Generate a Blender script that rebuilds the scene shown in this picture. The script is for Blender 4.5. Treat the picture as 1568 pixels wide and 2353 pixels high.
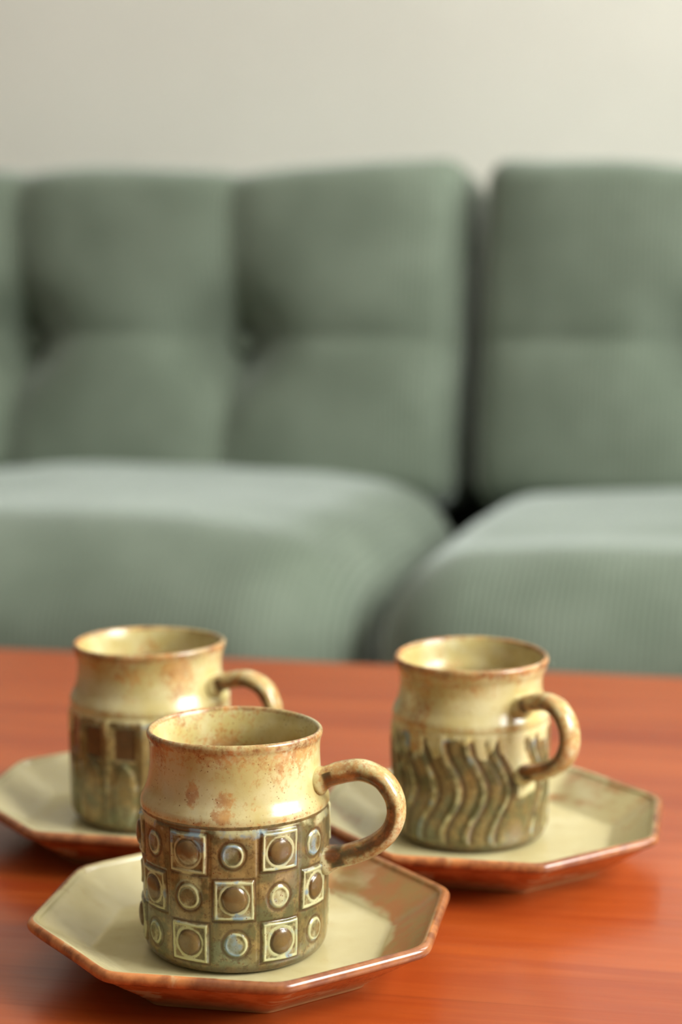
import bpy, math
import numpy as np
from math import pi, sin, cos, radians as R
from mathutils import Vector, Matrix

for o in list(bpy.data.objects):
    bpy.data.objects.remove(o)
SC = bpy.context.scene
COL = SC.collection

# ------------------------------------------------------------------ camera
TOP = 0.42                      # table top height
CAMZ = TOP + 0.31088
PITCH = 0.14188
F_PX = 4300.0
cam = bpy.data.cameras.new('camera')
cam.sensor_fit = 'VERTICAL'
cam.sensor_height = 36.0
cam.sensor_width = 24.0
cam.lens = F_PX / 2353.0 * 36.0
cam.clip_start = 0.02
cam.dof.use_dof = True
cam.dof.focus_distance = 0.765
cam.dof.aperture_fstop = 5.1
cam_o = bpy.data.objects.new('camera', cam)
COL.objects.link(cam_o)
cam_o.location = (0, 0, CAMZ)
cam_o.rotation_euler = (pi / 2 - PITCH, 0, 0)
SC.camera = cam_o

# ------------------------------------------------------------------ light and exposure
YAW = R(15.0)                   # the room and sofa are turned by this much
TABLE_YAW = R(10.9)
ORIGIN = Vector((0.157, 2.345, 0.0))     # room frame: gap of the sofa seat, at the foot of the back cushions
ROOM = Matrix.Translation(ORIGIN) @ Matrix.Rotation(-YAW, 4, 'Z')

WALL_X = 1.60
WINDOWS = [(-2.18, -1.18, 0.85, 2.05, 74), (-0.80, 0.20, 1.15, 2.40, 34)]   # y0, y1, z0, z1, daylight power

world = bpy.data.worlds.new('world')
SC.world = world
world.use_nodes = True
bg = world.node_tree.nodes['Background']
bg.inputs['Color'].default_value = (0.80, 0.90, 1.0, 1)
bg.inputs['Strength'].default_value = 1.0

def area(name, loc, target, sx, sy, power, col):
    l = bpy.data.lights.new(name, 'AREA')
    l.shape = 'RECTANGLE'; l.size = sx; l.size_y = sy
    l.energy = power; l.color = col
    o = bpy.data.objects.new(name, l)
    COL.objects.link(o)
    p, t = ROOM @ Vector(loc), ROOM @ Vector(target)
    o.location = p
    o.rotation_euler = (t - p).to_track_quat('-Z', 'Y').to_euler()
    return o
for wy0, wy1, wz0, wz1, wp in WINDOWS:
    wy, wz = (wy0 + wy1) / 2, (wz0 + wz1) / 2
    area('window_daylight', (WALL_X + 0.14, wy, wz), (0, wy, wz), wy1 - wy0, wz1 - wz0, wp, (1.0, 0.99, 0.955))

SC.view_settings.view_transform = 'Standard'
SC.view_settings.look = 'None'
SC.view_settings.gamma = 1.0
SC.view_settings.use_curve_mapping = False
SC.view_settings.exposure = 0.52

# ------------------------------------------------------------------ node helpers
def lin(c):
    return tuple(((v / 255.0) / 12.92 if v <= 10 else ((v / 255.0 + 0.055) / 1.055) ** 2.4) for v in c) + (1.0,)

class Mat:
    def __init__(s, name):
        s.m = bpy.data.materials.new(name)
        s.m.use_nodes = True
        s.nt = s.m.node_tree
        s.b = s.nt.nodes['Principled BSDF']
    def node(s, t, **kw):
        n = s.nt.nodes.new(t)
        for k, v in kw.items():
            setattr(n, k, v)
        return n
    def put(s, sock, v):
        if isinstance(v, bpy.types.NodeSocket):
            s.nt.links.new(v, sock)
        else:
            sock.default_value = v
    def coord(s, which='Object', scale=None, rot=None):
        tc = s.node('ShaderNodeTexCoord')
        out = tc.outputs[which]
        if scale is not None or rot is not None:
            mp = s.node('ShaderNodeMapping')
            s.put(mp.inputs['Vector'], out)
            if scale is not None: mp.inputs['Scale'].default_value = scale
            if rot is not None: mp.inputs['Rotation'].default_value = rot
            out = mp.outputs[0]
        return out
    def noise(s, vec, scale, detail=3, rough=0.55, dist=0.0):
        n = s.node('ShaderNodeTexNoise')
        s.put(n.inputs['Vector'], vec)
        n.inputs['Scale'].default_value = scale
        n.inputs['Detail'].default_value = detail
        n.inputs['Roughness'].default_value = rough
        n.inputs['Distortion'].default_value = dist
        return n.outputs['Fac']
    def dots(s, vec, scale, lo, hi):
        v = s.node('ShaderNodeTexVoronoi')
        s.put(v.inputs['Vector'], vec)
        v.inputs['Scale'].default_value = scale
        return s.ramp(v.outputs['Distance'], hi, lo)
    def ramp(s, x, lo, hi, a=0.0, b=1.0):
        n = s.node('ShaderNodeMapRange', interpolation_type='SMOOTHSTEP')
        s.put(n.inputs['Value'], x)
        if lo > hi:
            lo, hi, a, b = hi, lo, b, a
        n.inputs['From Min'].default_value = lo
        n.inputs['From Max'].default_value = hi
        n.inputs['To Min'].default_value = a
        n.inputs['To Max'].default_value = b
        return n.outputs[0]
    def math(s, op, a, b=0.0, clamp=False):
        n = s.node('ShaderNodeMath', operation=op, use_clamp=clamp)
        s.put(n.inputs[0], a); s.put(n.inputs[1], b)
        return n.outputs[0]
    def mix(s, fac, a, b, mode='MIX'):
        n = s.node('ShaderNodeMix', data_type='RGBA', blend_type=mode)
        s.put(n.inputs[0], fac); s.put(n.inputs[6], a); s.put(n.inputs[7], b)
        return n.outputs[2]
    def attr(s, name):
        a = s.node('ShaderNodeAttribute', attribute_name=name)
        sp = s.node('ShaderNodeSeparateColor')
        s.put(sp.inputs[0], a.outputs['Color'])
        return sp.outputs[0], sp.outputs[1], sp.outputs[2]
    def bump(s, h, strength, dist):
        n = s.node('ShaderNodeBump')
        s.put(n.inputs['Height'], h)
        n.inputs['Strength'].default_value = strength
        n.inputs['Distance'].default_value = dist
        s.put(s.b.inputs['Normal'], n.outputs[0])
    def set(s, **kw):
        for k, v in kw.items():
            s.put(s.b.inputs[k.replace('_', ' ')], v)
        return s.m

# ------------------------------------------------------------------ materials
def wall_paint(name, c):
    m = Mat(name); v = m.coord()
    n = m.noise(v, 2.0, 4)
    m.set(Base_Color=m.mix(m.ramp(n, .3, .7), lin(c), lin(tuple(int(x * .97) for x in c))), Roughness=0.85)
    m.bump(m.noise(v, 180, 3), .15, .002)
    return m.m

def wood(name, light, dark, rough, coat):
    m = Mat(name)
    v1 = m.coord(scale=(2.2, 26, 26)); v2 = m.coord(scale=(5, 190, 190)); v3 = m.coord(scale=(1.0, 5, 5))
    a = m.noise(v1, 1.0, 4, .6, .6); b = m.noise(v2, 1.0, 3, .6); c = m.noise(v3, 1.0, 2)
    col = m.mix(m.ramp(a, .32, .70), lin(light), lin(dark))
    col = m.mix(m.ramp(b, .55, .75, 0, .28), col, lin(tuple(int(x * .55) for x in dark)))
    col = m.mix(m.ramp(c, .4, .7, 0, .35), col, lin(light))
    m.set(Base_Color=col, Roughness=m.ramp(b, .2, .8, rough - .04, rough + .07))
    m.b.inputs['Coat Weight'].default_value = coat
    m.b.inputs['Coat Roughness'].default_value = .22
    m.bump(b, .06, .0006)
    return m.m

def corduroy(name):
    m = Mat(name)
    v = m.coord()
    sp = m.node('ShaderNodeSeparateXYZ'); m.put(sp.inputs[0], v)
    wob = m.noise(v, 14, 2)
    x = m.math('ADD', sp.outputs[0], m.math('MULTIPLY', wob, .006))
    w = m.math('SINE', m.math('MULTIPLY', x, 2 * pi / .0066))
    rib = m.ramp(w, -.9, .6)
    n = m.noise(v, 9, 4); n2 = m.noise(v, 420, 2)
    col = m.mix(m.ramp(n, .32, .68), lin((113, 125, 109)), lin((126, 138, 122)))
    col = m.mix(rib, m.mix(.40, col, lin((62, 74, 62))), col)
    m.set(Base_Color=col, Roughness=.95)
    m.b.inputs['Sheen Weight'].default_value = 1.0
    m.b.inputs['Sheen Roughness'].default_value = .35
    m.b.inputs['Sheen Tint'].default_value = lin((222, 232, 228))
    m.b.inputs['Specular IOR Level'].default_value = .2
    m.bump(m.math('ADD', rib, m.math('MULTIPLY', n2, .3)), .55, .0022)
    return m.m

def plain(name, c, rough=.5, metal=0.0, scale=60, amt=.12):
    m = Mat(name)
    n = m.noise(m.coord(), scale, 3)
    m.set(Base_Color=m.mix(m.ramp(n, .3, .7), lin(c), lin(tuple(int(x * (1 - amt)) for x in c))), Roughness=rough, Metallic=metal)
    return m.m

def mug_glaze(name):
    """m1 = (ridge, groove, dome)   m2 = (cream pour, rust, bare rim)"""
    m = Mat(name)
    v = m.coord()
    ridge, groove, dome = m.attr('m1')
    pour, rust, rim = m.attr('m2')
    big = m.noise(v, 38, 3); mid = m.noise(v, 130, 4, .6); fine = m.noise(v, 480, 4, .65); vb = m.noise(v, 70, 2)
    # cream upper glaze
    cream = m.mix(m.ramp(big, .34, .64), lin((202, 193, 146)), lin((182, 166, 106)))
    cream = m.mix(m.ramp(vb, .5, .75, 0, .55), cream, lin((194, 194, 160)))
    cream = m.mix(m.ramp(fine, .52, .74, 0, .35), cream, lin((170, 148, 90)))
    rustc = m.mix(m.ramp(mid, .35, .65), lin((190, 134, 68)), lin((160, 96, 42)))
    rfac = m.ramp(m.math('ADD', m.math('MULTIPLY', rust, 1.0), m.math('MULTIPLY', m.math('SUBTRACT', fine, .5), 2.3)), .28, .98)
    cream = m.mix(m.math('MULTIPLY', rfac, .68), cream, rustc)
    # lower olive brown glaze
    big2 = m.noise(v, 95, 3)
    body = m.mix(m.ramp(big2, .38, .60), lin((122, 101, 59)), lin((96, 92, 58)))
    body = m.mix(m.ramp(mid, .46, .62, 0, .75), body, lin((150, 126, 78)))
    body = m.mix(m.ramp(vb, .52, .72, 0, .60), body, lin((114, 120, 92)))
    body = m.mix(m.ramp(fine, .50, .66, 0, .60), body, lin((80, 58, 32)))
    body = m.mix(m.math('MULTIPLY', dome, .75), body, m.mix(m.ramp(mid, .35, .65), lin((120, 92, 52)), lin((86, 66, 40))))
    gfac = m.ramp(m.math('ADD', groove, m.math('MULTIPLY', m.math('SUBTRACT', mid, .5), .6)), .25, .95, 0, .85)
    body = m.mix(gfac, body, lin((74, 50, 26)))
    blue = m.mix(m.ramp(m.math('ADD', m.math('MULTIPLY', vb, .6), m.math('MULTIPLY', mid, .4)), .52, .60, 0, .85), lin((186, 184, 138)), lin((112, 140, 158)))
    efac = m.ramp(m.math('ADD', ridge, m.math('MULTIPLY', m.math('SUBTRACT', mid, .52), 1.5)), .25, .75, 0, .90)
    body = m.mix(efac, body, blue)
    pf = m.ramp(m.math('ADD', pour, m.math('MULTIPLY', m.math('SUBTRACT', mid, .5), .5)), .35, .65)
    col = m.mix(pf, body, cream)
    rf = m.ramp(m.math('ADD', rim, m.math('MULTIPLY', m.math('SUBTRACT', fine, .5), .9)), .30, .85, 0, .92)
    col = m.mix(rf, col, m.mix(m.ramp(mid, .36, .62), lin((176, 114, 60)), lin((120, 72, 38))))
    # iron specks
    sp = m.math('MULTIPLY', m.dots(v, 620, .10, .24), m.ramp(mid, .46, .60))
    col = m.mix(m.math('MULTIPLY', sp, .8), col, lin((112, 60, 26)))
    m.set(Base_Color=col, Roughness=m.ramp(fine, .3, .7, .18, .27))
    m.b.inputs['Specular IOR Level'].default_value = .6
    m.bump(m.math('ADD', m.math('MULTIPLY', fine, .4), mid), .10, .0008)
    return m.m

def saucer_glaze(name):
    """m1 = (rim, outside, rust on the inner walls)"""
    m = Mat(name)
    v = m.coord()
    rim, outside, rust = m.attr('m1')
    big = m.noise(v, 22, 3); mid = m.noise(v, 85, 4, .6); fine = m.noise(v, 520, 3, .6)
    streak = m.noise(m.coord(scale=(1, 1, 2.6)), 34, 4, .6, .8)
    cream = m.mix(m.ramp(big, .35, .65), lin((200, 190, 147)), lin((188, 176, 128)))
    cream = m.mix(m.ramp(mid, .55, .75, 0, .30), cream, lin((178, 158, 108)))
    rustc = m.mix(m.ramp(mid, .38, .66), lin((170, 108, 60)), lin((156, 122, 68)))
    rf = m.ramp(m.math('ADD', rust, m.math('MULTIPLY', m.math('SUBTRACT', streak, .5), 1.3)), .30, .72, 0, .9)
    col = m.mix(rf, cream, rustc)
    outc = m.mix(m.ramp(streak, .56, .66), m.mix(m.ramp(mid, .35, .65), lin((200, 128, 72)), lin((176, 104, 54))), lin((205, 178, 130)))
    spz = m.node('ShaderNodeSeparateXYZ'); m.put(spz.inputs[0], v)
    low = m.ramp(m.math('ADD', spz.outputs[2], m.math('MULTIPLY', streak, .012)), .016, .006, 0, .75)
    outc = m.mix(low, outc, lin((206, 166, 114)))
    col = m.mix(outside, col, outc)
    rr = m.ramp(m.math('ADD', rim, m.math('MULTIPLY', m.math('SUBTRACT', mid, .5), .9)), .32, .70, 0, .95)
    col = m.mix(rr, col, m.mix(m.ramp(mid, .36, .62), lin((154, 98, 58)), lin((120, 70, 43))))
    sp = m.math('MULTIPLY', m.dots(v, 700, .06, .13), m.ramp(mid, .5, .6))
    col = m.mix(m.math('MULTIPLY', sp, .6), col, lin((150, 104, 56)))
    m.set(Base_Color=col, Roughness=m.ramp(fine, .3, .7, .18, .25))
    m.b.inputs['Specular IOR Level'].default_value = .6
    m.bump(m.math('ADD', m.math('MULTIPLY', fine, .3), mid), .06, .0008)
    return m.m

M_WALL = wall_paint('wall_paint', (225, 224, 213))
M_TAUPE = wall_paint('taupe_paint', (150, 140, 124))
M_CEIL = wall_paint('ceiling_paint', (236, 234, 228))
M_TRIM = plain('painted_trim', (228, 225, 216), .45, amt=.03)
M_FLOOR = wood('oak_floor', (150, 108, 70), (118, 80, 48), .45, 0.0)
M_TABLE = wood('varnished_wood', (172, 80, 28), (146, 56, 15), .34, .3)
M_CORD = corduroy('sage_corduroy')
M_LEG = plain('dark_leg_wood', (70, 46, 30), .45)
M_MUG = mug_glaze('mug_glaze')
M_SAUCER = saucer_glaze('saucer_glaze')

def glass():
    m = Mat('window_glass')
    g = m.node('ShaderNodeBsdfGlossy'); g.inputs['Roughness'].default_value = .02
    t = m.node('ShaderNodeBsdfTransparent')
    mx = m.node('ShaderNodeMixShader'); mx.inputs[0].default_value = .06
    m.put(mx.inputs[1], t.outputs[0]); m.put(mx.inputs[2], g.outputs[0])
    out = [n for n in m.nt.nodes if n.type == 'OUTPUT_MATERIAL'][0]
    m.nt.links.new(mx.outputs[0], out.inputs[0])
    return m.m
M_GLASS = glass()

# ------------------------------------------------------------------ mesh helpers
def tag(o, label=None, cat=None, group=None, kind=None):
    if label: o['label'] = label
    if cat: o['category'] = cat
    if group: o['group'] = group
    if kind: o['kind'] = kind
    return o

def empty(name, mat, label, cat, group=None):
    o = bpy.data.objects.new(name, None)
    o.empty_display_size = .05
    COL.objects.link(o)
    o.matrix_world = mat
    return tag(o, label, cat, group)

def mesh_obj(name, V, F, mat, parent=None, matrix=None, normals=None, attrs=None, smooth=True):
    V = np.asarray(V, dtype=np.float32); 
    me = bpy.data.meshes.new(name)
    if isinstance(F, np.ndarray):
        n, k = F.shape
        me.vertices.add(len(V)); me.vertices.foreach_set('co', V.ravel())
        me.loops.add(n * k); me.loops.foreach_set('vertex_index', F.astype(np.int32).ravel())
        me.polygons.add(n); me.polygons.foreach_set('loop_start', np.arange(0, n * k, k, dtype=np.int32))
        me.update(calc_edges=True)
    else:
        me.from_pydata(V.tolist(), [], F)
    me.validate()
    me.polygons.foreach_set('use_smooth', np.full(len(me.polygons), smooth))
    for an, arr in (attrs or {}).items():
        a = me.attributes.new(an, 'FLOAT_COLOR', 'POINT')
        d = np.ones((len(V), 4), np.float32); d[:, :3] = arr
        a.data.foreach_set('color', d.ravel())
    if normals is not None:
        me.normals_split_custom_set_from_vertices(normals.tolist())
    me.materials.append(mat)
    o = bpy.data.objects.new(name, me)
    COL.objects.link(o)
    if parent is not None:
        o.parent = parent
    if matrix is not None:
        if parent is None: o.matrix_world = matrix
        else: o.matrix_local = matrix
    return o

def vert_normals(V, F):
    a, b, c, d = (V[F[:, i]] for i in range(4))
    fn = np.cross(c - a, d - b)
    N = np.zeros_like(V)
    for i in range(4):
        np.add.at(N, F[:, i], fn)
    return N / np.maximum(np.linalg.norm(N, axis=1, keepdims=True), 1e-12)

def split_parts(V, F, labels, names, mat, parents, attrs):
    """one continuous surface cut into named parts that share their border points and normals"""
    N = vert_normals(V, F)
    made = {}
    for li in sorted(names):
        sel = F[labels == li]
        if len(sel) == 0: continue
        used = np.unique(sel)
        mp = np.full(len(V), -1, dtype=np.int64); mp[used] = np.arange(len(used))
        par = parents(li, made)
        made[li] = mesh_obj(names[li], V[used], mp[sel], mat, par, None, N[used], {k: a[used] for k, a in attrs.items()})
    return made

def box(x0, x1, y0, y1, z0, z1):
    V = [(x, y, z) for z in (z0, z1) for y in (y0, y1) for x in (x0, x1)]
    F = [(0, 2, 3, 1), (4, 5, 7, 6), (0, 1, 5, 4), (2, 6, 7, 3), (0, 4, 6, 2), (1, 3, 7, 5)]
    return V, F

def boxes(name, lst, mat, parent=None, matrix=None, bevel=0.0):
    V, F = [], []
    for b in lst:
        v, f = box(*b); o = len(V)
        V += v; F += [tuple(i + o for i in q) for q in f]
    ob = mesh_obj(name, V, F, mat, parent, matrix, smooth=False)
    if bevel:
        md = ob.modifiers.new('bevel', 'BEVEL'); md.width = bevel; md.segments = 3; md.limit_method = 'ANGLE'
    return ob

def round_box(hx, hy, hz, r, n=(60, 30, 40)):
    """dense rounded box, returns V, F (quads)"""
    V, F, idx = [], [], {}
    def key(p): return (round(p[0], 6), round(p[1], 6), round(p[2], 6))
    axes = ((0, 1, 2), (1, 2, 0), (2, 0, 1))
    h = (hx, hy, hz)
    for ax in axes:
        a, b, c = ax
        for sgn in (-1, 1):
            ga = -np.cos(np.linspace(0, pi, n[a] + 1)) * .5 + np.linspace(-1, 1, n[a] + 1) * .5
            gb = -np.cos(np.linspace(0, pi, n[b] + 1)) * .5 + np.linspace(-1, 1, n[b] + 1) * .5
            grid = np.zeros((n[a] + 1, n[b] + 1), dtype=np.int64)
            for i, u in enumerate(ga):
                for j, v in enumerate(gb):
                    p = [0, 0, 0]; p[a] = u * h[a]; p[b] = v * h[b]; p[c] = sgn * h[c]
                    k = key(p)
                    if k not in idx:
                        idx[k] = len(V); V.append(p)
                    grid[i, j] = idx[k]
            q = np.stack([grid[:-1, :-1], grid[1:, :-1], grid[1:, 1:], grid[:-1, 1:]], -1).reshape(-1, 4)
            F.append(q if sgn > 0 else q[:, ::-1])
    V = np.array(V, dtype=float)
    inner = np.clip(V, -(np.array(h) - r), np.array(h) - r)
    d = V - inner
    L = np.linalg.norm(d, axis=1, keepdims=True)
    # points in the rounded zone go onto the sphere or cylinder of radius r
    V = inner + d / np.maximum(L, 1e-9) * np.minimum(np.maximum(L, 0), r) * (r / np.maximum(np.minimum(L, r), 1e-9))
    return V, np.concatenate(F)

# lattice noise for relief and glaze masks
_rng = np.random.RandomState(11)
_tab = _rng.rand(64, 64, 64)
def vnoise(P, scale, seed=0):
    q = P * scale + seed * 7.31 + 100.0
    i = np.floor(q).astype(int); f = q - i
    f = f * f * (3 - 2 * f)
    out = 0
    for dx in (0, 1):
        for dy in (0, 1):
            for dz in (0, 1):
                w = (f[..., 0] if dx else 1 - f[..., 0]) * (f[..., 1] if dy else 1 - f[..., 1]) * (f[..., 2] if dz else 1 - f[..., 2])
                out = out + w * _tab[(i[..., 0] + dx) % 64, (i[..., 1] + dy) % 64, (i[..., 2] + dz) % 64]
    return out
def fbm(P, scale, seed=0, oct=3):
    s = 0; a = .5; t = 0
    for k in range(oct):
        s = s + a * vnoise(P, scale * 2 ** k, seed + k); t += a; a *= .55
    return s / t
def sstep(x, a, b):
    t = np.clip((x - a) / (b - a), 0, 1)
    return t * t * (3 - 2 * t)
def gauss(x, w):
    return np.exp(-(x / w) ** 2)

# ------------------------------------------------------------------ the room
RX0, RY0, RY1, RZ = -4.2, -5.6, 0.46, 2.7
T = .12
tag(boxes('floor', [(RX0 - T, WALL_X + T, RY0 - T, RY1 + T, -.1, 0)], M_FLOOR, None, ROOM), 'brown oak floor under the table and sofa', 'floor', kind='structure')
tag(boxes('ceiling', [(RX0 - T, WALL_X + T, RY0 - T, RY1 + T, RZ, RZ + .1)], M_CEIL, None, ROOM), 'white painted ceiling of the living room', 'ceiling', kind='structure')
tag(boxes('wall_back', [(RX0 - T, WALL_X + T, RY1, RY1 + T, 0, RZ)], M_WALL, None, ROOM), 'plain warm off-white wall behind the green sofa', 'wall', kind='structure')
tag(boxes('wall_left', [(RX0 - T, RX0, RY0, RY1, 0, RZ)], M_TAUPE, None, ROOM), 'plain taupe side wall without a window', 'wall', kind='structure')
(wa0, wa1, wa2, wa3, _), (wb0, wb1, wb2, wb3, _) = WINDOWS
W2 = WALL_X + T
tag(boxes('wall_right', [(WALL_X, W2, RY0, wa0, 0, RZ), (WALL_X, W2, wa1, wb0, 0, RZ), (WALL_X, W2, wb1, RY1, 0, RZ),
                         (WALL_X, W2, wa0, wa1, 0, wa2), (WALL_X, W2, wa0, wa1, wa3, RZ),
                         (WALL_X, W2, wb0, wb1, 0, wb2), (WALL_X, W2, wb0, wb1, wb3, RZ)], M_WALL, None, ROOM),
    'off-white side wall with the two windows', 'wall', kind='structure')
tag(boxes('wall_front', [(RX0, WALL_X, RY0 - T, RY0, 0, RZ)], M_WALL, None, ROOM), 'plain off-white wall opposite the sofa', 'wall', kind='structure')
tag(boxes('baseboard_back', [(RX0, WALL_X, RY1 - .015, RY1, 0, .08)], M_TRIM, None, ROOM), 'white baseboard along the wall behind the sofa', 'baseboard', kind='structure')

def window(name, label, y0, y1, z0, z1, matrix):
    """window in the local y-z plane at x = 0 .. T"""
    w = empty(name, matrix, label, 'window'); w['kind'] = 'structure'
    f = .05
    boxes('window_frame', [(.03, .09, y0, y0 + f, z0, z1), (.03, .09, y1 - f, y1, z0, z1),
                           (.03, .09, y0 + f, y1 - f, z0, z0 + f), (.03, .09, y0 + f, y1 - f, z1 - f, z1),
                           (.035, .085, (y0 + y1) / 2 - .02, (y0 + y1) / 2 + .02, z0 + f, z1 - f)], M_TRIM, w)
    for a, b in ((y0 + f, (y0 + y1) / 2 - .02), ((y0 + y1) / 2 + .02, y1 - f)):
        boxes('pane', [(.058, .062, a, b, z0 + f, z1 - f)], M_GLASS, w)
    boxes('window_sill', [(-.08, .03, y0 - .04, y1 + .04, z0 - .03, z0)], M_TRIM, w)
window('window_1', 'white framed window beside the coffee table', *WINDOWS[0][:4], ROOM @ Matrix.Translation((WALL_X, 0, 0)))
window('window_2', 'white framed window beside the sofa', *WINDOWS[1][:4], ROOM @ Matrix.Translation((WALL_X, 0, 0)))

# ------------------------------------------------------------------ sofa
sofa = empty('sofa', ROOM, 'sage green corduroy sofa with button tufted back against the wall', 'sofa')
SW = .915                      # width of one seat
boxes('base_frame', [(-SW - .02, SW + .02, -.50, .33, .09, .20)], M_CORD, sofa, bevel=.02)
boxes('back_frame', [(-SW - .02, SW + .02, .20, .36, .245, .74)], M_CORD, sofa, bevel=.03)
for sx in (-1, 1):
    V, F = round_box(.08, .44, .26, .06, (12, 30, 20))
    mesh_obj('armrest', V, F, M_CORD, sofa, Matrix.Translation((sx * (SW + .105), -.08, .35)))
for x in (-SW + .05, SW - .05):
    for y in (-.40, .26):
        boxes('leg', [(x - .025, x + .025, y - .025, y + .025, 0, .09)], M_LEG, sofa, bevel=.006)

def back_cushion(side, seed):
    hx, hy, hz = SW / 2 - .011, .085, .215
    V, F = round_box(hx, hy, hz, .036, (110, 16, 64))
    x, y, z = V[:, 0].copy(), V[:, 1].copy(), V[:, 2].copy()
    w = np.clip(-y / hy, 0, 1)                       # 1 on the front
    cw = 2 * hx / 3
    zs = -.010                                        # height of the cross valley
    u = ((x + hx) / cw) % 1.0 * 2 - 1
    v = np.where(z > zs, (z - zs) / (hz - zs) * 2 - 1, (z + hz) / (zs + hz) * 2 - 1)
    edge_u = (1 - np.abs(u) ** 2.4).clip(0, 1) ** .55
    edge_v = (1 - np.abs(v) ** 2.8).clip(0, 1) ** .5
    near = .35 + .65 * gauss(z - zs, .10)
    out = sstep(np.abs(x), hx - cw * .55, hx - cw * .45)
    eu = 1 - (1 - edge_u) * np.maximum(near, out * (u * np.sign(x) > 0))
    pil = .70 * eu + .30 * eu * edge_v
    d = .058 * pil
    for bx in (-hx + cw, -hx + 2 * cw):
        rr = np.hypot((x - bx), (z - zs) * 1.2)
        d -= .064 * gauss(rr, .062) + .006 * gauss(x - bx, .03) * gauss(z - zs, .2)
    P = V + np.array([side * 3.0, 0, 0])
    d += .012 * (fbm(P, 7.0, seed, 2) - .5)
    V[:, 1] = y - w * d
    tw = np.clip(z / hz, 0, 1) ** 3
    V[:, 2] += tw * (.022 * np.abs(x / hx) ** 6 - .007 * (1 - edge_u) + .014 * (fbm(P, 5.0, seed + 3, 2) - .5))
    V[:, 0] += np.sign(x) * .004 * (1 - (z / hz) ** 2) * (np.abs(x / hx) > .8)
    lean = R(9)
    m = Matrix.Translation((side * SW / 2, .10, .605)) @ Matrix.Rotation(-lean, 4, 'X')
    c = mesh_obj('back_cushion', V, F, M_CORD, sofa, m)
    for bx in (-hx + cw, -hx + 2 * cw):
        bv, bf = round_box(.015, .015, .015, .0149, (10, 10, 10)); bv = bv * np.array([1, .5, 1])
        mesh_obj('button', bv, bf, M_CORD, c, Matrix.Translation((bx, -hy + .036, zs)))
    return c
back_cushion(-1, 1); back_cushion(1, 5)

def seat_cushion(side, seed):
    hx, hy, hz = SW / 2 - .002, .325, .118
    V, F = round_box(hx, hy, hz, .105, (110, 70, 30))
    x, y, z = V[:, 0].copy(), V[:, 1].copy(), V[:, 2].copy()
    P = V + np.array([side * 3.0, 0, 0])
    top = np.clip(z / hz, 0, 1); fr = np.clip(-y / hy, 0, 1) ** 2
    cr = (1 - np.abs(x / hx) ** 2.6).clip(0, 1) ** .6
    V[:, 2] += top * (.026 * cr * (1 - .30 * np.abs(y / hy) ** 4) - .008 + .016 * (fbm(P, 5.5, seed, 2) - .5) - .016 * gauss(x - side * (hx / 3) * -1 * -1, .05) * sstep(y, 0, hy))
    V[:, 1] -= fr * (.035 * cr * (1 - (z / hz) ** 2) + .014 * (fbm(P, 6.0, seed + 4, 2) - .5))
    V[:, 0] -= np.sign(x) * .018 * np.clip(-y / hy, 0, 1) ** 2 * (np.abs(x / hx) > .6) * np.clip((np.abs(x / hx) - .6) / .4, 0, 1)
    mesh_obj('seat_cushion', V, F, M_CORD, sofa, Matrix.Translation((side * SW / 2, -.262, .318 if side < 0 else .306)))
seat_cushion(-1, 2); seat_cushion(1, 8)

# ------------------------------------------------------------------ coffee table
edge_mid = Vector((-.0089, 1.3816, 0))           # a point on the far edge of the table top
TAB = Matrix.Translation(edge_mid) @ Matrix.Rotation(-TABLE_YAW, 4, 'Z')
table = empty('coffee_table', TAB, 'low coffee table with a glossy reddish orange wooden top', 'table')
TT = .03
boxes('tabletop', [(-.68, .70, -.92, 0, TOP - TT, TOP)], M_TABLE, table, bevel=.006)
boxes('apron', [(-.60, .62, -.855, -.835, TOP - TT - .06, TOP - TT), (-.60, .62, -.085, -.065, TOP - TT - .06, TOP - TT),
                (-.60, -.58, -.835, -.085, TOP - TT - .06, TOP - TT), (.60, .62, -.835, -.085, TOP - TT - .06, TOP - TT)], M_TABLE, table)
def table_leg(x, y):
    n = 20; V = []; F = []
    prof = [(.013, 0), (.014, .004), (.018, .12), (.023, .28), (.026, TOP - TT)]
    for r, z in prof:
        for k in range(n):
            a = 2 * pi * k / n; V.append((x + r * cos(a), y + r * sin(a), z))
    for i in range(len(prof) - 1):
        for k in range(n):
            F.append((i * n + k, i * n + (k + 1) % n, (i + 1) * n + (k + 1) % n, (i + 1) * n + k))
    F.append(tuple(range(n))[::-1])
    mesh_obj('leg', V, F, M_TABLE, table)
for x in (-.55, .57):
    for y in (-.80, -.12):
        table_leg(x, y)

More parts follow.
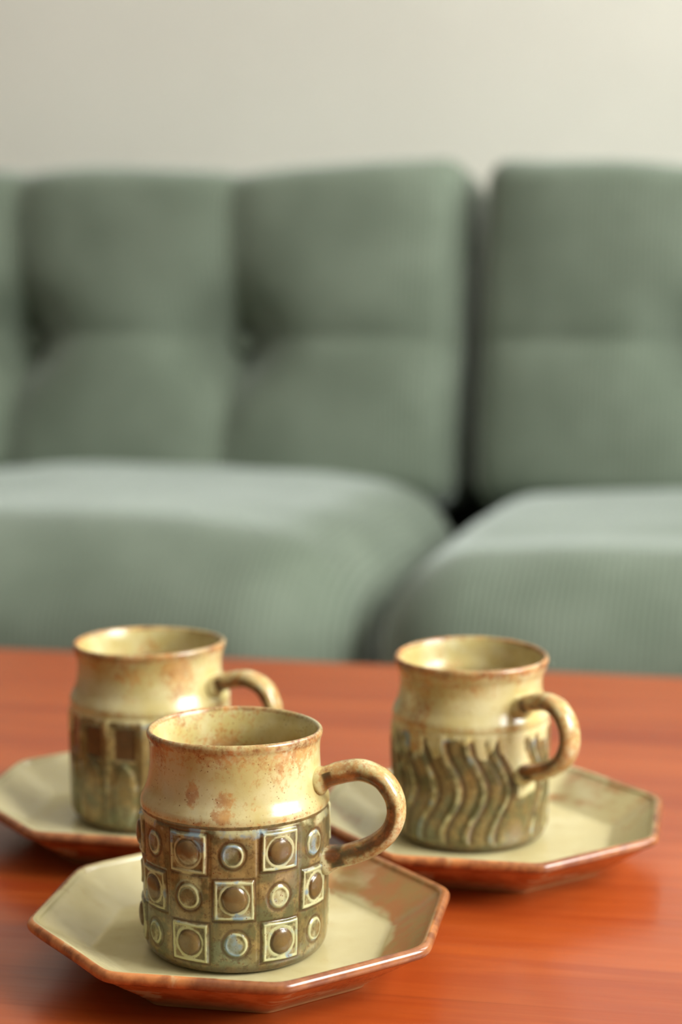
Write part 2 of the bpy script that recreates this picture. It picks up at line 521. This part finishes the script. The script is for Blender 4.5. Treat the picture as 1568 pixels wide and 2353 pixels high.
# ------------------------------------------------------------------ saucers
S_RIM, S_H, S_FLOOR, S_HF, S_FOOT = .0947, .0251, .0672, .0099, .0628   # corner radii and heights
def saucer(name, x, y, rot, label, seed, rust_dirs):
    t = empty(name, Matrix.Translation((x, y, TOP)) @ Matrix.Rotation(rot, 4, 'Z'), label, 'saucer', 'octagonal stoneware saucers')
    NT = 384
    th = np.arange(NT) * 2 * pi / NT
    ap = cos(pi / 8)
    def poly(p):
        s = 0
        for k in range(8):
            c = np.cos(th - (k + .5) * pi / 4)
            s = s + np.where(c > 0, c, 0) ** p
        return s ** (-1.0 / p)                     # apothem 1, softly rounded corners
    sharp = poly(70); soft = poly(36)
    # profile: (corner radius, z, zone)  zones 0 foot/outer bottom, 1 outer wall, 2 rim, 3 inner wall, 4 well
    pr = []
    for r in np.linspace(0, S_FOOT - .001, 14): pr.append((r, 0.0, 0, 1))
    pr.append((S_FOOT - .0004, .0003, 0, 1)); pr.append((S_FOOT, .0012, 0, 1))
    ro = S_RIM - .0006
    for s_ in np.linspace(.05, .86, 22):
        pr.append((S_FOOT + (ro - S_FOOT) * s_, .0012 + (S_H - .0035 - .0012) * s_, 1, 1))
    c0 = (S_RIM - .0026, S_H - .0026)                # rounded lip
    for a in np.linspace(-50, 165, 22):
        pr.append((c0[0] + .0028 * cos(R(a)), c0[1] + .0026 * sin(R(a)), 2, 1))
    r1, z1 = pr[-1][0], pr[-1][1]
    for s_ in np.linspace(.06, .93, 26):
        pr.append((r1 + (S_FLOOR - r1) * s_, z1 + (S_HF - z1) * s_ + .0012 * s_ ** 6 * .5, 3, 1))
    for s_ in np.linspace(0, 1, 7):
        pr.append((S_FLOOR + .0008 - .004 * s_, S_HF + .0008 * (1 - s_) ** 2, 4, 1))
    for r in np.linspace(S_FLOOR - .006, 0, 16): pr.append((r, S_HF, 4, 1))
    pr = np.array(pr)
    M = len(pr)
    rr = pr[:, 0][:, None] * ap
    shape = np.where((pr[:, 2] == 2)[:, None], poly(52)[None], sharp[None])
    frac = np.clip(pr[:, 0] / S_FLOOR, 0, 1)[:, None]
    rad = rr * shape
    X = rad * np.cos(th)[None]; Y = rad * np.sin(th)[None]; Z = np.repeat(pr[:, 1][:, None], NT, 1)
    V = np.stack([X, Y, Z], -1).reshape(-1, 3)
    wob = (fbm(V, 28.0, seed, 2) - .5)
    rn = np.hypot(V[:, 0], V[:, 1])
    V[:, 2] += np.where(rn > S_FLOOR, .0013 * wob * sstep(rn, S_FLOOR, S_RIM), 0) * (V[:, 2] > .004)
    ii = np.arange(M - 1)[:, None]; jj = np.arange(NT)[None]
    F = np.stack([ii * NT + jj, ii * NT + (jj + 1) % NT, (ii + 1) * NT + (jj + 1) % NT, (ii + 1) * NT + jj], -1).reshape(-1, 4)
    zone = np.maximum(pr[:-1, 2], pr[1:, 2])[:, None].repeat(NT, 1).ravel().astype(int)
    zl = np.minimum(pr[:-1, 2], pr[1:, 2])[:, None].repeat(NT, 1).ravel().astype(int)
    sect = (np.floor(th / (pi / 4)).astype(int))[None].repeat(M - 1, 0).ravel()
    lab = np.where(zone == 0, 0, np.where(zl == 1, 100 + sect, np.where(zone == 1, 100 + sect, np.where(zone == 2, 1, np.where(zone == 3, 200 + sect, 2)))))
    # masks
    zv = pr[:, 2][:, None].repeat(NT, 1).ravel()
    sgrid = np.arange(M)[:, None].repeat(NT, 1).ravel()
    a2 = np.tile(th, M)
    z_ = V[:, 2]
    lipa = np.clip((sgrid - np.argmax(pr[:, 2] == 2)) / 21.0, 0, 1)
    lf = fbm(V, 17, seed + 13, 2)
    rimm = np.where(zv == 2, (.80 - .55 * sstep(lipa, .45, .85)) * (.55 + .9 * sstep(lf, .30, .62)), 0) + np.where((zv == 3), .30 * sstep(z_, S_H - .0055, S_H - .0015), 0) + np.where(zv == 1, .45 * sstep(z_, S_H - .007, S_H - .003), 0)
    rimm += .35 * (fbm(V, 40, seed + 5, 3) - .5) * (rimm > .01)
    outm = np.where((zv <= 1), 1.0, 0)
    outm = np.where((zv == 2) & (sgrid < np.argmax(pr[:, 2] == 3) - 8), 1.0, outm)
    rust = np.zeros(len(V))
    for (ang, wd, amt) in rust_dirs:
        dd = (a2 - R(ang) + pi) % (2 * pi) - pi
        rust = np.maximum(rust, amt * sstep(-np.abs(dd), -R(wd + 14), -R(wd - 8)))
    rust = rust * sstep(rn, S_FLOOR - .006, S_FLOOR + .003) * (zv >= 2)
    rust += np.where(zv == 4, .30 * sstep(fbm(V, 32, seed + 9, 3), .55, .75), 0)
    rust += np.where(zv == 3, .25 * sstep(fbm(V, 30, seed + 11, 3), .5, .7), 0)
    m1 = np.stack([rimm, outm, rust], -1)
    names = {0: 'foot', 1: 'rim', 2: 'well'}
    for k in range(8):
        names[100 + k] = 'outer_panel'; names[200 + k] = 'inner_panel'
    split_parts(V, F, lab, names, M_SAUCER, lambda li, made: t, {'m1': m1})
    return t

SA = (-.04305, .78785, .2145)
SB = (.07586, .93134, .19227)
SCc = (-.1018, .96741, .21005)
saucer('saucer', *SA, 'octagonal cream saucer under the mug with raised squares and domes', 3, [(20, 62, .78), (-25, 30, .85)])
saucer('saucer', *SB, 'octagonal saucer under the mug with wavy ridges', 17, [(10, 40, .45), (180, 30, .35)])
saucer('saucer', *SCc, 'octagonal saucer under the mug with tall carved panels', 31, [(0, 40, .4)])

# ------------------------------------------------------------------ mugs
def densify(pts, step):
    """Catmull-Rom through (r, z) points, resampled"""
    P = np.array(pts, float)
    P = np.vstack([2 * P[0] - P[1], P, 2 * P[-1] - P[-2]])
    out = []
    for i in range(1, len(P) - 2):
        L = np.linalg.norm(P[i + 1] - P[i]); n = max(2, int(math.ceil(L / step)))
        for k in range(n):
            s = k / n
            out.append(.5 * (2 * P[i] + (P[i + 1] - P[i - 1]) * s + (2 * P[i - 1] - 5 * P[i] + 4 * P[i + 1] - P[i + 2]) * s * s
                             + (3 * P[i] - P[i - 1] - 3 * P[i + 1] + P[i + 2]) * s ** 3))
    out.append(P[-2])
    return np.array(out)

HM = .0932
SHZ = .0640        # shoulder height
RB = .0411
def wrap(a): return (a + pi) % (2 * pi) - pi

def relief_checker(th, z, P, haz):
    """raised squares with domes alternating with small stamped discs"""
    h = np.zeros_like(th); ridge = np.zeros_like(th); groove = np.zeros_like(th); dome = np.zeros_like(th)
    lab = np.zeros(th.shape, int)
    rng = np.random.RandomState(4)
    rows = (.0507, .0325, .0137)
    wob = (fbm(P, 160, 3, 2) - .5)
    nlab = 1; kinds = {}
    for k in range(-9, 3):
        t0 = R(-1.3 + 28.2 * k) - haz
        colx = wrap(th - t0) * RB
        # faint vertical joint between the columns
        groove = np.maximum(groove, .35 * gauss(np.abs(colx) - .0101, .0006) * sstep(z, .004, .008) * sstep(-z, -.060, -.056))
        h -= .00016 * gauss(np.abs(colx) - .0101, .0006) * sstep(z, .004, .008) * sstep(-z, -.060, -.056)
        for ri, zr in enumerate(rows):
            j = rng.randn(6)
            cx = colx - .0004 * j[0]; cz = z - zr - .0004 * j[1]
            a = R(1.8 * j[2]); u = cx * cos(a) + cz * sin(a); v = -cx * sin(a) + cz * cos(a)
            sel = (np.abs(cx) < .0135) & (np.abs(cz) < .0135)
            if (k + ri) % 2 == 1:
                sd = np.maximum(np.abs(u) - .0084, np.abs(v) - .0080) + wob * .0006
                d = np.hypot(u - .0003 * j[3], (v - .0003 * j[4])) + wob * .0009
                rd = .0053
                hh = .00075 * sstep(-sd, -.0004, .0005) - .00030 * sstep(-sd, .0009, .0017)
                hh += .00018 * gauss(sd + .0006, .0005)
                hh -= .00030 * gauss(sd - .0007, .0006)
                dm = np.sqrt(np.clip(1 - (d / rd) ** 2, 0, 1))
                hh = np.where(d < rd, hh + .0018 * dm, hh) + .00022 * gauss(d - rd - .0008, .0006) - .0002 * gauss(d - rd, .0003)
                h += np.where(sel, hh, 0)
                ridge = np.maximum(ridge, np.where(sel, np.maximum(1.0 * gauss(sd + .0008, .0008), .92 * gauss(d - rd - .0009, .0008)) * (d > rd - .0003), 0))
                ridge = np.maximum(ridge, np.where(sel & (sd < -.001) & (d > rd), .36, 0))
                groove = np.maximum(groove, np.where(sel, np.maximum(.85 * gauss(sd - .0008, .0007), 0), 0))
                groove = np.maximum(groove, np.where(sel, .75 * gauss(d - rd + .0004, .0006), 0))
                dome = np.maximum(dome, np.where(sel & (d < rd), 1.0, 0))
                lab = np.where(sel & (sd < .0002), nlab, lab); kinds[nlab] = 'raised_square'; nlab += 1
                lab = np.where(sel & (d < rd), nlab, lab); kinds[nlab] = 'dome'; nlab += 1
            else:
                rd = .0050 + .0002 * j[3]
                d = np.hypot(u, v) + wob * .0009
                hh = .00055 * sstep(-d, -rd - .0002, -rd + .0007) - .0004 * sstep(-d, -rd + .0009, -rd + .0018)
                hh -= .00030 * gauss(d - rd - .0008, .0007)
                h += np.where(sel, hh, 0)
                ridge = np.maximum(ridge, np.where(sel, .95 * gauss(d - rd + .0006, .0007), 0))
                ridge = np.maximum(ridge, np.where(sel & (d < rd), .42, 0))
                groove = np.maximum(groove, np.where(sel, .80 * gauss(d - rd - .0010, .0009), 0))
                lab = np.where(sel & (d < rd + .0003), nlab, lab); kinds[nlab] = 'stamped_disc'; nlab += 1
    return h, ridge, groove, dome, lab, kinds, np.zeros_like(th)

def relief_waves(th, z, P, haz):
    sp = R(18.0)
    az = wrap(th + haz)
    lam = .0475; A = .0047 / RB
    wob = (fbm(P, 70, 5, 2) - .5)
    off = -A * np.cos(2 * pi * (z - .056) / lam)
    q = (az - R(3.5) - off + wob * .02) / sp
    fs = (q + .5) % 1.0 - .5
    kk = np.floor(q + .5)
    plain = (kk == 2)
    fade = sstep(z, .003, .007) * sstep(-z, -.0615, -.055)
    g = np.where(plain, 0, 1) * fade
    h = g * (.0010 * gauss(fs, .14) - .0007 * gauss(fs - .26, .10) - .0004 * gauss(fs + .24, .08))
    ridge = g * (.55 * gauss(fs, .11))
    groove = g * np.maximum(.95 * gauss(fs - .25, .11), .6 * gauss(fs + .22, .07))
    pour = np.where(plain, .9 * sstep(z, .020, .036), 0)
    drip = .010 * sstep(fbm(np.stack([np.cos(th), np.sin(th), z * 8], -1), 7.0, 4, 2), .45, .7)
    pour = np.maximum(pour, sstep(z, .0585 - drip - .002, .0600 - drip) * (1 - .8 * groove))
    lab = np.where((np.abs(fs) < .17) & (fade > .25) & ~plain, 1 + (kk + 12).astype(int) % 20, 0)
    kinds = {i: 'wavy_ridge' for i in range(1, 40)}
    return h, ridge, groove, np.zeros_like(th), lab, kinds, pour

def relief_panels(th, z, P, haz):
    az = wrap(th + haz)
    sp = R(26)
    q = (az + R(19)) / sp
    kk = np.floor(q + .5); fs = q - kk
    u = fs * sp * RB
    wob = (fbm(P, 90, 8, 2) - .5) * .001
    hz_ = sp * RB / 2
    # tall uprights between the panels
    up = gauss(np.abs(u) - hz_, .0016)
    # upper recessed rectangle
    sd1 = np.maximum(np.abs(u) - .0058, np.abs(z - .0475) - .0085) + wob
    # lower leaf shape
    ww = .0062 * np.sqrt(np.clip(1 - ((z - .0205) / .0165) ** 2, 0, 1))
    sd2 = np.abs(u) - ww + wob
    low = np.abs(z - .0205) < .0165
    h = .0010 * up - .0009 * sstep(-sd1, -.0004, .0008) + np.where(low, .0012 * sstep(-sd2, -.0006, .0016), 0)
    fade = sstep(z, .003, .006) * sstep(-z, -.0620, -.057)
    h *= fade
    ridge = fade * np.maximum(.8 * up, np.maximum(.7 * gauss(sd1 - .0008, .0007), np.where(low, .8 * gauss(sd2, .0009), 0)))
    ridge *= .42
    groove = fade * np.maximum(.9 * sstep(-sd1, -.0002, .0008), np.where(low, .5 * gauss(sd2 - .0022, .0016), 0))
    drip = .012 * sstep(fbm(np.stack([np.cos(th), np.sin(th), z * 6], -1), 6.0, 9, 2), .5, .72)
    pour = sstep(z, .0590 - drip - .002, .0605 - drip)
    lab = np.where((sd1 < .0002) & (fade > .3), 1 + 2 * (kk + 10).astype(int), 0)
    lab = np.where(low & (sd2 < .0003) & (fade > .3), 2 + 2 * (kk + 10).astype(int), lab)
    kinds = {i: ('carved_panel' if i % 2 else 'leaf_relief') for i in range(1, 60)}
    return h, ridge, groove, np.zeros_like(th), lab, kinds, pour

def mug(x, y, az_deg, rim_r, relief, label, seed, NT, step, rim_amt, scl):
    face = math.atan2(-y, -x)                           # towards the viewer
    haz = R(az_deg)
    t = empty('mug', Matrix.Translation((x, y, TOP + S_HF + .0002)) @ Matrix.Rotation(face + haz, 4, 'Z') @ Matrix.Diagonal((scl[0], scl[0], scl[1], 1)), label, 'mug', 'stoneware mugs on saucers')
    k = rim_r / .0382
    outer = densify([(0, .0006), (.020, .0005), (.034, .0003), (.0372, .0008), (.0388, .0022), (.0399, .0045), (.0403, .008), (.0406, .020), (.0410, .040), (.0411, .056),
                     (.0412, .0610), (.0413, .0628), (.0410, .0648), (.0400, .0670), (.0387, .0700), (.0378, .0740), (.0372, .0785), (.0370 * (k * .35 + .65), .0840), (.0373 * k, .0880), (.0380 * k, .0900)], step)
    lip = densify([(.0380 * k, .0900), (.0383 * k, .0914), (.0379 * k, .0926), (.0370 * k, .0931), (.0360 * k, .0926), (.0354 * k, .0912)], .0004)
    inner = densify([(.0354 * k, .0912), (.0347 * k, .0880), (.0342 * k, .0830), (.0345, .0770), (.0356, .0710), (.0372, .0650), (.0376, .0580), (.0372, .030), (.0362, .014),
                     (.0335, .0085), (.0280, .0062), (.0150, .0055), (.0, .0055)], step * 2.4)
    prof = np.vstack([outer[:-1], lip[:-1], inner])
    zone = np.concatenate([np.zeros(len(outer) - 1), np.ones(len(lip) - 1), np.full(len(inner), 2)]).astype(int)
    M = len(prof)
    th = np.arange(NT) * 2 * pi / NT
    TH = np.tile(th, (M, 1)); Rr = np.repeat(prof[:, 0][:, None], NT, 1); Z = np.repeat(prof[:, 1][:, None], NT, 1)
    P0 = np.stack([Rr * np.cos(TH), Rr * np.sin(TH), Z], -1)
    ob = (zone == 0)[:, None] & (Z < .0630) & (Z > .0024)
    rows = np.where(ob.any(1))[0]; r0, r1 = rows[0], rows[-1] + 1
    H = np.zeros_like(TH); m1 = np.zeros(TH.shape + (3,)); m2 = np.zeros(TH.shape + (3,)); lab0 = np.zeros(TH.shape, int)
    h, ri, gr, do, lb, kinds, pour = relief(TH[r0:r1], Z[r0:r1], P0[r0:r1], haz)
    H[r0:r1] = h; m1[r0:r1, :, 0] = ri; m1[r0:r1, :, 1] = gr; m1[r0:r1, :, 2] = do; lab0[r0:r1] = lb
    m2[r0:r1, :, 0] = pour
    outb = (zone == 0)[:, None]
    # hand thrown unevenness
    H += (.0007 * (fbm(P0, 30, seed, 2) - .5) + .0002 * (fbm(P0, 140, seed + 2, 2) - .5)) * (Rr > .01)
    H -= np.where(outb, .00045 * gauss(Z - .0608, .0010), 0)           # turned line under the shoulder
    n1 = fbm(P0, 42, seed + 20, 3); n2 = fbm(P0, 95, seed + 24, 3)
    above = sstep(Z, .0612, .0632)
    m2[..., 0] = np.where(outb, np.maximum(m2[..., 0], above), 1.0)
    # olive tone creeping under the shoulder line, dark foot
    m1[..., 1] = np.where(outb, np.maximum(m1[..., 1], .55 * gauss(Z - .0606, .0014)), m1[..., 1])
    m1[..., 1] = np.where(outb, np.maximum(m1[..., 1], (.75 + .5 * (n1 - .5)) * sstep(-Z, -.0078, -.0020)), m1[..., 1])
    m1[..., 0] = np.where(outb & (Z < .060), np.maximum(m1[..., 0], .62 * sstep(n1, .56, .74) * sstep(Z, .012, .030)), m1[..., 0])
    m1[..., 0] = np.where(outb & (Z < .061), np.maximum(m1[..., 0], (.30 + .55 * sstep(n2, .35, .65)) * sstep(Z, .0555, .0590)), m1[..., 0])
    # rust on the cream
    rust = (.25 if relief is relief_checker else .6) * sstep(n1, .56, .72) + .22 * sstep(n2, .5, .7)
    rust = np.where(outb, rust + .50 * sstep(Z, .0740, .0900) + .50 * gauss(Z - .0632, .0011), rust)
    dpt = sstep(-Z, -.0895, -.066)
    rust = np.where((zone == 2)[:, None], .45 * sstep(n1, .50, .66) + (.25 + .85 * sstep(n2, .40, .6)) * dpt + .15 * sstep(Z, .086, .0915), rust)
    if relief is relief_checker:                                         # the two rust blots under the rim
        azv = wrap(TH + haz)
        w2 = (n2 - .5)
        for a0, z0, sa, sz, am in ((-28, .0735, 5.5, .0052, 1.0), (-7, .0725, 7, .0042, .9), (-8, .0660, 9, .0032, .95), (12, .0700, 7, .003, .35)):
            d = np.hypot((azv - R(a0)) / R(sa), (Z - z0) / sz) + 1.6 * w2
            rust = np.where(outb, np.maximum(rust * (.55 if False else 1), am * sstep(-d, -1.25, -.45)), rust)
    m2[..., 1] = np.clip(rust, 0, 1.2)
    rimm = np.where((zone == 1)[:, None], rim_amt, 0) + np.where(outb, rim_amt * .95 * sstep(Z, .0862, .0905), 0) + np.where((zone == 2)[:, None], .6 * rim_amt * sstep(Z, .0895, .0920), 0)
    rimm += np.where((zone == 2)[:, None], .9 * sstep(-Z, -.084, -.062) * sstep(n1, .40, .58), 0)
    m2[..., 2] = rimm * (.75 + .9 * (n1 - .3))
    V = np.stack([(Rr + H) * np.cos(TH), (Rr + H) * np.sin(TH), Z], -1)
    V[0, :, :2] = 0; V[-1, :, :2] = 0
    V[..., 2] += np.where(((zone >= 1)[:, None] | (Z > .085)) & (Rr > .03) & (Z > .05), .0007 * np.sin(TH + seed) + .0004 * np.sin(2 * TH + 1.3 * seed), 0) * sstep(Z, .075, .09)
    V = V.reshape(-1, 3)
    ii = np.arange(M - 1)[:, None]; jj = np.arange(NT)[None]
    F = np.stack([ii * NT + jj, ii * NT + (jj + 1) % NT, (ii + 1) * NT + (jj + 1) % NT, (ii + 1) * NT + jj], -1).reshape(-1, 4)
    # part of each face
    zf = zone[:-1][:, None].repeat(NT, 1); zz = Z[:-1]
    lf = lab0[:-1]
    part = np.where(zf == 1, 2001, np.where(zf == 2, 2002, np.where(zz > SHZ - .0024, 2000, np.where(lf > 0, 3000 + lf, 1000)))).ravel()
    names = {1000: 'body', 2000: 'neck', 2001: 'lip', 2002: 'interior'}
    for q in np.unique(part[part >= 3000]):
        names[int(q)] = kinds[int(q) - 3000]
    split_parts(V, F, part, names, M_MUG, lambda li, made: t if li < 3000 else made[1000],
                {'m1': m1.reshape(-1, 3), 'm2': m2.reshape(-1, 3)})
    # ---- handle, swept along local +x
    ctrl = [(.0362, .0716), (.0400, .0737), (.0480, .0768), (.0575, .0783), (.0660, .0752), (.0712, .0683), (.0722, .0605), (.0690, .0530), (.0620, .0470), (.0530, .0430), (.0450, .0405), (.0398, .0388)]
    path = densify(ctrl, .0007)
    n = len(path); ncs = 40
    tang = np.gradient(path, axis=0); tang /= np.linalg.norm(tang, axis=1, keepdims=True)
    nor = np.stack([-tang[:, 1], tang[:, 0]], -1)
    s = np.linspace(0, 1, n)
    a = np.arange(ncs) * 2 * pi / ncs
    flare = 1 + .40 * gauss(s - .022, .032) + .36 * gauss(1 - s - .010, .034)
    ta = (.0042 + .0002 * np.sin(s * 9)) * flare; wa = (.0056 - .0004 * np.cos(s * 2 * pi)) * flare
    e = 2 / 2.4
    ca = np.sign(np.cos(a)) * np.abs(np.cos(a)) ** e; sa = np.sign(np.sin(a)) * np.abs(np.sin(a)) ** e
    HV = np.zeros((n, ncs, 3))
    HV[..., 0] = path[:, 0][:, None] + nor[:, 0][:, None] * ta[:, None] * ca[None]
    HV[..., 2] = path[:, 1][:, None] + nor[:, 1][:, None] * ta[:, None] * ca[None]
    HV[..., 1] = wa[:, None] * sa[None]
    HV += .0005 * (fbm(HV, 120, seed + 40, 2) - .5)[..., None]
    ii = np.arange(n - 1)[:, None]; jj = np.arange(ncs)[None]
    HF = np.stack([ii * ncs + jj, ii * ncs + (jj + 1) % ncs, (ii + 1) * ncs + (jj + 1) % ncs, (ii + 1) * ncs + jj], -1).reshape(-1, 4)
    h1 = np.zeros((n, ncs, 3)); h2 = np.zeros((n, ncs, 3))
    nh = fbm(HV, 110, seed + 50, 3)
    c1 = np.cos(a)[None]
    stk = gauss(c1 + .32 + .5 * (nh - .5), .66) * (.62 + .38 * sstep(nh, .25, .5)) * (.60 + .40 * sstep(s, .05, .4))[:, None]
    stk = np.maximum(stk, .9 * gauss(s - .095, .035)[:, None] * (c1 < .5) + .9 * gauss(1 - s - .085, .045)[:, None] * (c1 < .6))
    h2[..., 0] = 1.0 - .95 * stk
    h1[..., 1] = 1.0 * stk
    h2[..., 1] = .60 + .30 * sstep(nh, .45, .65) + .35 * sstep(-c1, -.2, .5)
    h2[..., 2] = .45 * sstep(-c1, -.35, .2) * sstep(nh, .25, .6) + .30
    col = np.maximum(gauss(s - .030, .028), gauss(1 - s - .012, .030))[:, None]  # clean cream ring painted at both joints, standing in for a specular glint
    h2[..., 1] *= (1 - col); h2[..., 2] *= (1 - col); h2[..., 0] = np.maximum(h2[..., 0], col); h1[..., 1] *= (1 - col)
    # palm side is plain tan cream
    HVf = HV.reshape(-1, 3)
    FN = vert_normals(HVf, HF)
    cen = np.repeat(path, ncs, 0)
    if np.mean((HVf[:, 0] - cen[:, 0]) * FN[:, 0] + (HVf[:, 2] - cen[:, 1]) * FN[:, 2]) < 0:
        HF = HF[:, ::-1]; FN = -FN
    ho = mesh_obj('handle', HVf, HF, M_MUG, t, None, FN, {'m1': h1.reshape(-1, 3), 'm2': h2.reshape(-1, 3)})
    ho['label'] = 'looped tan handle with brown streaks'
    return t

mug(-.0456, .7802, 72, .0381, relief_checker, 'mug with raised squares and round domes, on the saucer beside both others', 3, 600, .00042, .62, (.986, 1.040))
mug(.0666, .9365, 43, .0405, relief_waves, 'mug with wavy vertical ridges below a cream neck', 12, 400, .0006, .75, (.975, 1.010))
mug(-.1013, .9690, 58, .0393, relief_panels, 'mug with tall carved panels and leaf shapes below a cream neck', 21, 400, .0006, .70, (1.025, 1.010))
